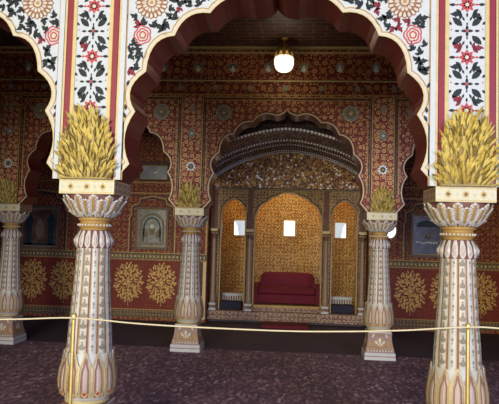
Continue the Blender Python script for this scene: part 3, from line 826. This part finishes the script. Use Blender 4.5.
dup(c0, (B, YR, 0), 'middle-distance column right of the red sofa, beside the dark navy picture')
dup(c0, (-3 * B, YR, 0), 'dim column at the far left edge, left of the large foreground column')
dup(c0, (3 * B, YR, 0), 'inner arcade column hidden behind the right foreground column')

# ------------------------------------------------------------------ gold leaf reliefs on the piers
def relief_mesh(h, seed, n, wid):
    m = MB(); r = random.Random(seed)
    wf = lerp_prof([(0, .195 * wid), (.15, .20 * wid), (.4, .195 * wid), (.6, .17 * wid), (.8, .11 * wid), (.93, .05 * wid), (1.0, 0.0)])
    f = lambda u, v, off: (u, -off, v)
    back = [(wf(t / 12), h * t / 12) for t in range(13)] + [(-wf(t / 12), h * t / 12) for t in range(12, -1, -1)]
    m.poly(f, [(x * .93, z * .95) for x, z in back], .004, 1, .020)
    leaves = []
    rowsn = int(round(h / .027))
    for q in range(rowsn):
        t = q / rowsn * .90; w_ = wf(t); cols = max(1, int(round(2 * w_ / .027)))
        for c_ in range(cols):
            x = -w_ + 2 * w_ * (c_ + .5 + r.uniform(-.3, .3)) / cols
            leaves.append((min(.90, t + r.uniform(-.02, .03)) if t > .03 else t, x * .95))
    leaves.sort(key=lambda q: -q[0])
    for i, (t, x) in enumerate(leaves):
        z = t * h
        ang = -math.atan2(x * 1.1, max(.14, z * .9 + .12)) * .95 + r.uniform(-.42, .42)
        L = r.uniform(.050, .092) * (h / .53) ** .4; w_ = L * r.uniform(.10, .16)
        mt_ = r.choice((0, 2, 2, 2, 3)); o0 = .010 + r.uniform(0, .016); c, s = math.cos(ang), math.sin(ang)  # bright and dark golds dealt at random imitate highlights and shadows
        P = lambda a, b, off: (x + a * c - b * s, -off, max(0.0, z + a * s + b * c))
        A = [(0, 0), (w_ * .8, .3), (w_, .55), (w_ * .55, .82), (0, 1), (-w_ * .55, .82), (-w_, .55), (-w_ * .8, .3)]
        hgt = [.0, .010, .018, .026, .036, .026, .018, .010]
        ring = [P(a, b * L, o0 + g) for (a, b), g in zip(A, hgt)]
        m1 = P(0, .45 * L, o0 + .026); m2 = P(0, .75 * L, o0 + .034)
        for tri in ((0, 1, 'm1'), (1, 2, 'm1'), (2, 'm2', 'm1'), (2, 3, 'm2'), (3, 4, 'm2'), (4, 5, 'm2'), (5, 6, 'm2'), (6, 'm1', 'm2'), (6, 7, 'm1'), (7, 0, 'm1')):
            m.face([m1 if q == 'm1' else m2 if q == 'm2' else ring[q] for q in tri], mt_)
    m.box(-.19 * wid, .19 * wid, -.03, 0, 0, .012, 1)
    return m
def relief(x, y, h, seed, label, n=150, wid=1.0):
    o = relief_mesh(h, seed, n, wid).build('leaf_relief', ['gold', 'shadowgold', 'litgold', 'shadowgold']); o.location = (x, y - .007, ZA1 + .0015)
    return tag(o, label, 'relief', 'gilded leaf reliefs above the columns')
relief(-B, -W, .555, 5, 'tall gilded leaf relief above the left foreground column', 190)
relief(B, -W, .555, 6, 'tall gilded leaf relief above the right foreground column', 190)
relief(-B, YR - W, .37, 8, 'small gilded leaf relief on the red pier left of the sofa', 70, .80)
relief(B, YR - W, .37, 9, 'small gilded leaf relief on the red pier right of the sofa', 70, .80)
relief(-3 * B, YR - W, .37, 10, 'gilded leaf relief on the dim pier at the far left edge', 70, .80)

# ------------------------------------------------------------------ slim niche columns
def niche_column(label):
    t = thing('niche_column', label, 'column', (0, 0, 0), 'slim columns in front of the throne niches')
    m = MB(); h = .070
    m.box(-h, h, -h, h, 0, .04, 0); m.box(-h + .008, h - .008, -h + .008, h - .008, .04, .10, 1); m.box(-h + .002, h - .002, -h + .002, h - .002, .10, .14, 0)
    m.build('base', ['stone', 'platform'], t)
    prof = [(.14, .045), (.17, .058), (.24, .060), (.30, .050), (.32, .046), (1.40, .040)]
    m = MB(); m.lathe(prof, 24, 0, matf=lambda a, b: b % 3 == 0 and 1 or 0)
    m.build('shaft', ['shaftgrey', 'oldgold'], t)
    m = MB(); m.lathe([(1.40, .042), (1.42, .055), (1.44, .046), (1.47, .050), (1.52, .072), (1.54, .072)], 16, 1); m.box(-h, h, -h, h, 1.54, 1.59, 0)
    for k in range(8):
        a = 2 * PI * k / 8; m.sphere((.062 * math.sin(a), -.062 * math.cos(a), 1.50), .018, 0, 5)
    m.build('capital', ['palegold', 'brown'], t)
    return t
n0 = niche_column('slim column at the left edge of the left niche'); n0.location = (-1.445, 7.30, ZP)
dup(n0, (-.745, 7.30, ZP), 'slim column between the left niche and the red sofa')
dup(n0, (.745, 7.30, ZP), 'slim column between the red sofa and the right niche')
dup(n0, (1.445, 7.30, ZP), 'slim column at the right edge of the right niche')

# ------------------------------------------------------------------ sofa
def rbox(name, x0, x1, y0, y1, z0, z1, mat, parent, bev):
    m = MB(); m.box(x0, x1, y0, y1, z0, z1); o = m.build(name, [mat], parent, bev)
    for p in o.data.polygons: p.use_smooth = True
    return o
sofa = thing('sofa', 'dark red velvet sofa with low rounded back in the middle niche', 'sofa', (0, 7.85, .33))
rbox('base', -.60, .60, -.36, .36, .02, .20, 'velvet', sofa, .02)
rbox('seat_cushion', -.575, .575, -.40, .21, .20, .315, 'velvet', sofa, .04)
bk = MB()
pts = []
for k in range(25):
    x = -.56 + 1.12 * k / 24; e = min(1, (0.56 - abs(x)) / .12); z = .50 + .09 * math.sqrt(max(0, 1 - (1 - e) ** 2)) + .015 * math.sin(PI * (x + .56) / 1.12)
    pts.append((x, z))
rows = [[(x, y, z + dz) for x, z in pts] for y, dz in ((.22, -.03), (.25, 0), (.31, 0.005), (.35, -.03))]
front = [[(x, .22, .20) for x, z in pts], [(x, .205, .36) for x, z in pts]] + rows + [[(x, .36, .02) for x, z in pts]]
bk.grid(front, 0, False, True)
for e in (0, -1): bk.face([r[e] for r in front], 0)
bk.build('backrest', ['velvet'], sofa)
for s in (-1, 1):
    m = MB(); prof = []
    for k in range(13):
        a = PI * k / 12; prof.append((.062 * math.cos(a), .28 + .060 * math.sin(a)))
    ring = [(-.062, .02)] + prof[::-1] + [(.062, .02)]
    rows = [[(s * .635 + x, y, z + (0.10 * max(0, (y + .1)) if z > .25 else 0)) for x, z in ring] for y in (-.40, -.38, -.1, .1, .30, .36)]
    m.grid(rows, 0, False, True); m.face(rows[0], 0); m.face(rows[-1][::-1], 0)
    m.build('armrest', ['velvet'], sofa)
for sx in (-.52, .52):
    for sy in (-.30, .30):
        m = MB(); m.lathe([(0, .018), (.01, .024), (.025, .020)], 10, 0, (sx, sy)); m.build('foot', ['black'], sofa)

# red foot mat on the floor before the platform
m = MB()
m.box(-.44, .44, 6.55, 7.10, -.012, .05, 0)
tag(m.build('foot_cushion', ['velvet'], None, .02), 'flat red cushion on the dark floor in front of the sofa platform', 'cushion')

# dark blocks added for the shaded recesses of the side niches, each before a pale fretted rail
for s, lab in ((-1, 'left'), (1, 'right')):
    cx = s * 1.095
    m = MB(); m.box(cx - .215, cx + .215, 7.40, 7.70, ZP, ZP + .155, 0)
    tag(m.build('niche_shade_block', ['navy'], None, .025), 'dark navy block standing for the shade in the %s niche beside the sofa' % lab, 'cushion', 'shade blocks in the side niches')
    t = thing('low_rail', 'pale fretted low rail behind the dark block of the %s niche' % lab, 'rail', (cx, 7.80, ZP), 'rails in the side niches')
    m = MB(); m.box(-.22, .22, -.015, .015, 0, .03, 0)
    for k in range(9): m.box(-.21 + .05 * k - .006 + .0, -.21 + .05 * k + .016, -.010, .010, .03, .235, 0)
    m.build('balusters', ['stone'], t)
    m = MB(); m.box(-.22, .22, -.02, .02, .235, .275, 0)
    for k in range(11): m.sphere((-.20 + .04 * k, 0, .285), .014, 0, 5)
    m.build('top_bar', ['stone'], t)

# ------------------------------------------------------------------ pictures on the rear wall
def picture(x0, x1, z0, z1, canvas, fr, label, paint=None, pm=('vine', 'teal', 'dimgold', 'canvas_brown'), y=YB, fw=.045):
    cx, cz = (x0 + x1) / 2, (z0 + z1) / 2
    t = thing('framed_picture', label, 'picture', (cx, y, z0)); hw, h = (x1 - x0) / 2, z1 - z0
    m = MB()
    for a in ((-hw, hw, 0, fw), (-hw, hw, h - fw, h), (-hw, -hw + fw, fw, h - fw), (hw - fw, hw, fw, h - fw)):
        m.box(a[0], a[1], -.04, -.002, a[2], a[3], 0)
    fo = m.build('frame', [fr], t)
    m = MB(); g = .012
    for a in ((-hw + fw, -hw + fw + g, fw, h - fw), (hw - fw - g, hw - fw, fw, h - fw), (-hw + fw + g, hw - fw - g, fw, fw + g), (-hw + fw + g, hw - fw - g, h - fw - g, h - fw)): m.box(a[0], a[1], -.030, -.020, a[2], a[3], 0)
    m.build('fillet', ['oldgold'], fo)
    m = MB(); m.box(-hw + fw, hw - fw, -.018, -.002, fw, h - fw, 0)
    if paint: paint(m, plane_fn(-.018), hw - fw, fw, h - fw)
    m.build('canvas', [canvas] + list(pm), t)
    return t
def p_left(m, f, hw, z0, z1):
    h = z1 - z0
    arch = [(hw * .8 * math.cos(PI * k / 14), z0 + h * .58 + h * .3 * math.sin(PI * k / 14)) for k in range(15)]
    m.stroke(f, [(hw * .8, z0 + .08)] + arch + [(-hw * .8, z0 + .08)], .04, .002, 2 + 1)
    m.stroke(f, [(hw * .6, z0 + .1)] + [(x * .72, z - .07) for x, z in arch] + [(-hw * .6, z0 + .1)], .03, .002, 2)
    m.poly(f, xf(LEAF, 0, z0 + h * .30, 0, h * .33), .002, 3); m.poly(f, circ(0, z0 + h * .55, .045), .003, 1)
    for s in (1, -1): m.poly(f, xf(LEAF, s * .10, z0 + h * .22, s * -.3, h * .3), .002, 3)
    m.stroke(f, [(-hw * .9, z0 + .06), (hw * .9, z0 + .06)], .03, .002, 3)
picture(-2.95, -2.305, 1.36, 2.17, 'canvas_grey', 'greyframe', 'dark grey framed picture with an arched scene, left of the middle columns', p_left)
def p_right(m, f, hw, z0, z1):
    h = z1 - z0; r = random.Random(2)
    m.poly(f, [(hw * .75 * math.cos(PI * k / 12), z0 + h * .72 + h * .17 * math.sin(PI * k / 12)) for k in range(13)], .002, 2)
    for k in range(9):
        x = -hw * .7 + hw * 1.4 * k / 8
        m.poly(f, circ(x, z0 + h * .30 + .02 * r.random(), .018, 8), .002, 1)
    for k in range(8): m.poly(f, xf(LEAF, r.uniform(-.06, .10), z0 + h * r.uniform(.38, .5), r.uniform(-1, 1), .07), .002, 3)
picture(2.30, 2.90, 1.36, 2.17, 'canvas_navy', 'greyframe', 'dark navy picture with pale specks, partly behind the right foreground column', p_right)
def p_far(m, f, hw, z0, z1):
    h = z1 - z0
    for s in (1, -1):
        x = s * hw * .62
        m.poly(f, [(x - .05, z0 + .03), (x + .05, z0 + .03), (x + .055, z0 + h * .55), (x + .09, z0 + h * .72), (x + .04, z0 + h * .82), (x, z0 + h * .9), (x - .04, z0 + h * .82), (x - .09, z0 + h * .72), (x - .055, z0 + h * .55)], .002, 2)
    m.poly(f, xf(LEAF, 0, z0 + h * .2, 0, h * .55), .002, 3)
    m.stroke(f, [(-hw, z0 + .04), (hw, z0 + .04)], .05, .002, 2)
picture(-5.27, -4.47, 1.31, 2.14, 'canvas_brown', 'greyframe', 'dark brown picture with two teal figures, left of the foreground column', p_far)
def p_high(m, f, hw, z0, z1):
    m.poly(f, [(-.02, z0 + .10), (.08, z0 + .13), (.09, z0 + .16), (.0, z0 + .15)], .002, 1)  # pale sliver painted on as a highlight on the glossy surface
picture(-2.93, -2.33, 2.69, 3.02, 'canvas_blue', 'black', 'small slate blue picture high on the rear wall above the grey framed picture', p_high, fw=.03)


# niche outlines painted round the pictures, as shallow mouldings
m = MB(); f = plane_fn(YB)
for cx, hw, z0, z1 in ((-2.63, .42, 1.30, 2.36), (2.63, .42, 1.30, 2.36), (-4.87, .50, 1.30, 2.44)):
    pts = [(cx - hw, z0), (cx - hw, z1 - .42)]
    half = [(hw, z1 - .42), (hw * .92, z1 - .36), (hw * .92, z1 - .20), (hw * .62, z1 - .15), (hw * .55, z1 - .05), (0, z1)]
    left = [(cx - x, z) for x, z in half]; right = [(cx + x, z) for x, z in half[::-1]]
    line = [(cx - hw, z0)] + left + right[1:] + [(cx + hw, z0)]
    m.stroke(f, line, .03, .005, 0); m.stroke(f, [(cx + (x - cx) * 1.08, z0 + (z - z0) * 1.03) for x, z in line], .022, .006, 1)
struct(m, 'trim_6', ['black', 'oldgold'])

# small oval window to the right of the middle column
m = MB(); f = plane_fn(YB)
ov = [(1.93 + .115 * math.cos(2 * PI * k / 24), 1.85 + .16 * math.sin(2 * PI * k / 24)) for k in range(24)]
m.stroke(f, ov, .025, .012, 0, True)
w_ = struct(m, 'window_4', ['oldgold'])
m = MB(); m.poly(f, ov, .006, 0); m.build('pane', ['pane'], w_)

# ------------------------------------------------------------------ lamp
lamp = thing('ceiling_lamp', 'lit white glass globe lamp with a brass leaf crown under the ceiling', 'lamp', (-.045, 3.60, ZC))
m = MB(); m.lathe([(-.001, .05), (-.012, .05), (-.02, .03)][::-1], 16, 0); m.build('canopy', ['brass'], lamp)
m = MB(); m.lathe([(-.06, .009), (-.015, .009)], 10, 0); m.build('stem', ['brass'], lamp)
prof = [(-.285, .138), (-.25, .134), (-.20, .122), (-.165, .108), (-.13, .088), (-.10, .05), (-.06, .020)]
m = MB(); cr = lerp_prof(prof); m.lathe(prof[2:], 20, 0); f = cyl_fn(cr)
crown = m.build('crown', ['oldgold'], lamp)
for k in range(10):
    a = 2 * PI * k / 10; m = MB()
    m.poly(f, [(a - .05, -.10), (a - .18, -.15), (a - .26, -.21), (a, -.285), (a + .26, -.21), (a + .18, -.15), (a + .05, -.10)], .006, 0, .016)
    m.build('crown_leaf', ['brass'], crown)
prof = [(-.472, .02), (-.462, .06), (-.44, .095), (-.40, .122), (-.35, .134), (-.30, .134), (-.275, .124), (-.255, .108)]
m = MB(); m.lathe(prof, 48, 0, rmod=lambda fr, z: 1 + .035 * math.cos(fr * 2 * PI * 10)); m.build('glass_globe', ['globe'], lamp)
point('lamp_bulb', (-.045, 3.35, 3.85), 2.5, (1.0, .82, .55), .1)
# warm bulbs inside the throne chamber
for s in (1, -1): point('chamber_bulb', (s * 1.08, 8.1, 2.6), 11, (1.0, .60, .26), .06)
point('chamber_bulb', (0, 8.0, 2.6), 20, (1.0, .80, .52), .08)

# ------------------------------------------------------------------ rope barrier
RY = -.45
def post(x, ztop, label):
    t = thing('barrier_post', label, 'post', (x, RY, 0), 'posts of the rope barrier')
    m = MB(); m.lathe([(0, .12), (.012, .12), (.022, .10), (.03, .03), (.05, .016)], 28, 0); m.build('base', ['brass'], t)
    m = MB(); m.lathe([(.05, .013), (ztop - .02, .013)], 14, 0); m.build('pole', ['brass'], t)
    m = MB(); m.lathe([(ztop - .02, .012), (ztop - .005, .02), (ztop + .012, .02), (ztop + .024, .008)], 14, 0); m.build('finial', ['brass'], t)
    return t
post(-1.325, 1.07, 'thin brass post holding the rope before the left foreground column')
post(1.315, 1.105, 'thin brass post holding the rope before the right foreground column')
knots = [(-4.05, 1.09), (-3.0, 1.00), (-1.85, 1.035), (-1.325, 1.065), (-.9, 1.045), (-.54, 1.036), (.09, 1.033), (.5, 1.045), (.9, 1.068), (1.315, 1.105), (1.6, 1.10), (2.6, 1.05), (4.05, 1.10)]
pts = []
for i in range(len(knots) - 1):
    p0, p1, p2, p3 = [Vector((*knots[max(0, min(len(knots) - 1, i + d))], 0)) for d in (-1, 0, 1, 2)]
    for k in range(6):
        t_ = k / 6
        q = .5 * ((2 * p1) + (p2 - p0) * t_ + (2 * p0 - 5 * p1 + 4 * p2 - p3) * t_ ** 2 + (3 * p1 - p0 - 3 * p2 + p3) * t_ ** 3)
        pts.append((q.x, RY - .026, q.y))
pts.append((4.05, RY - .026, 1.10))
m = MB(); m.tube(pts, .0055, 8)
for x in (-4.05, 4.05): m.tube([(x, RY - .026, 1.095), (x + .0, RY + .1, 1.095), (x, -W, 1.095)], .0065, 8)
tag(m.build('barrier_rope', ['rope']), 'yellow rope strung across the hall between the foreground columns', 'rope')
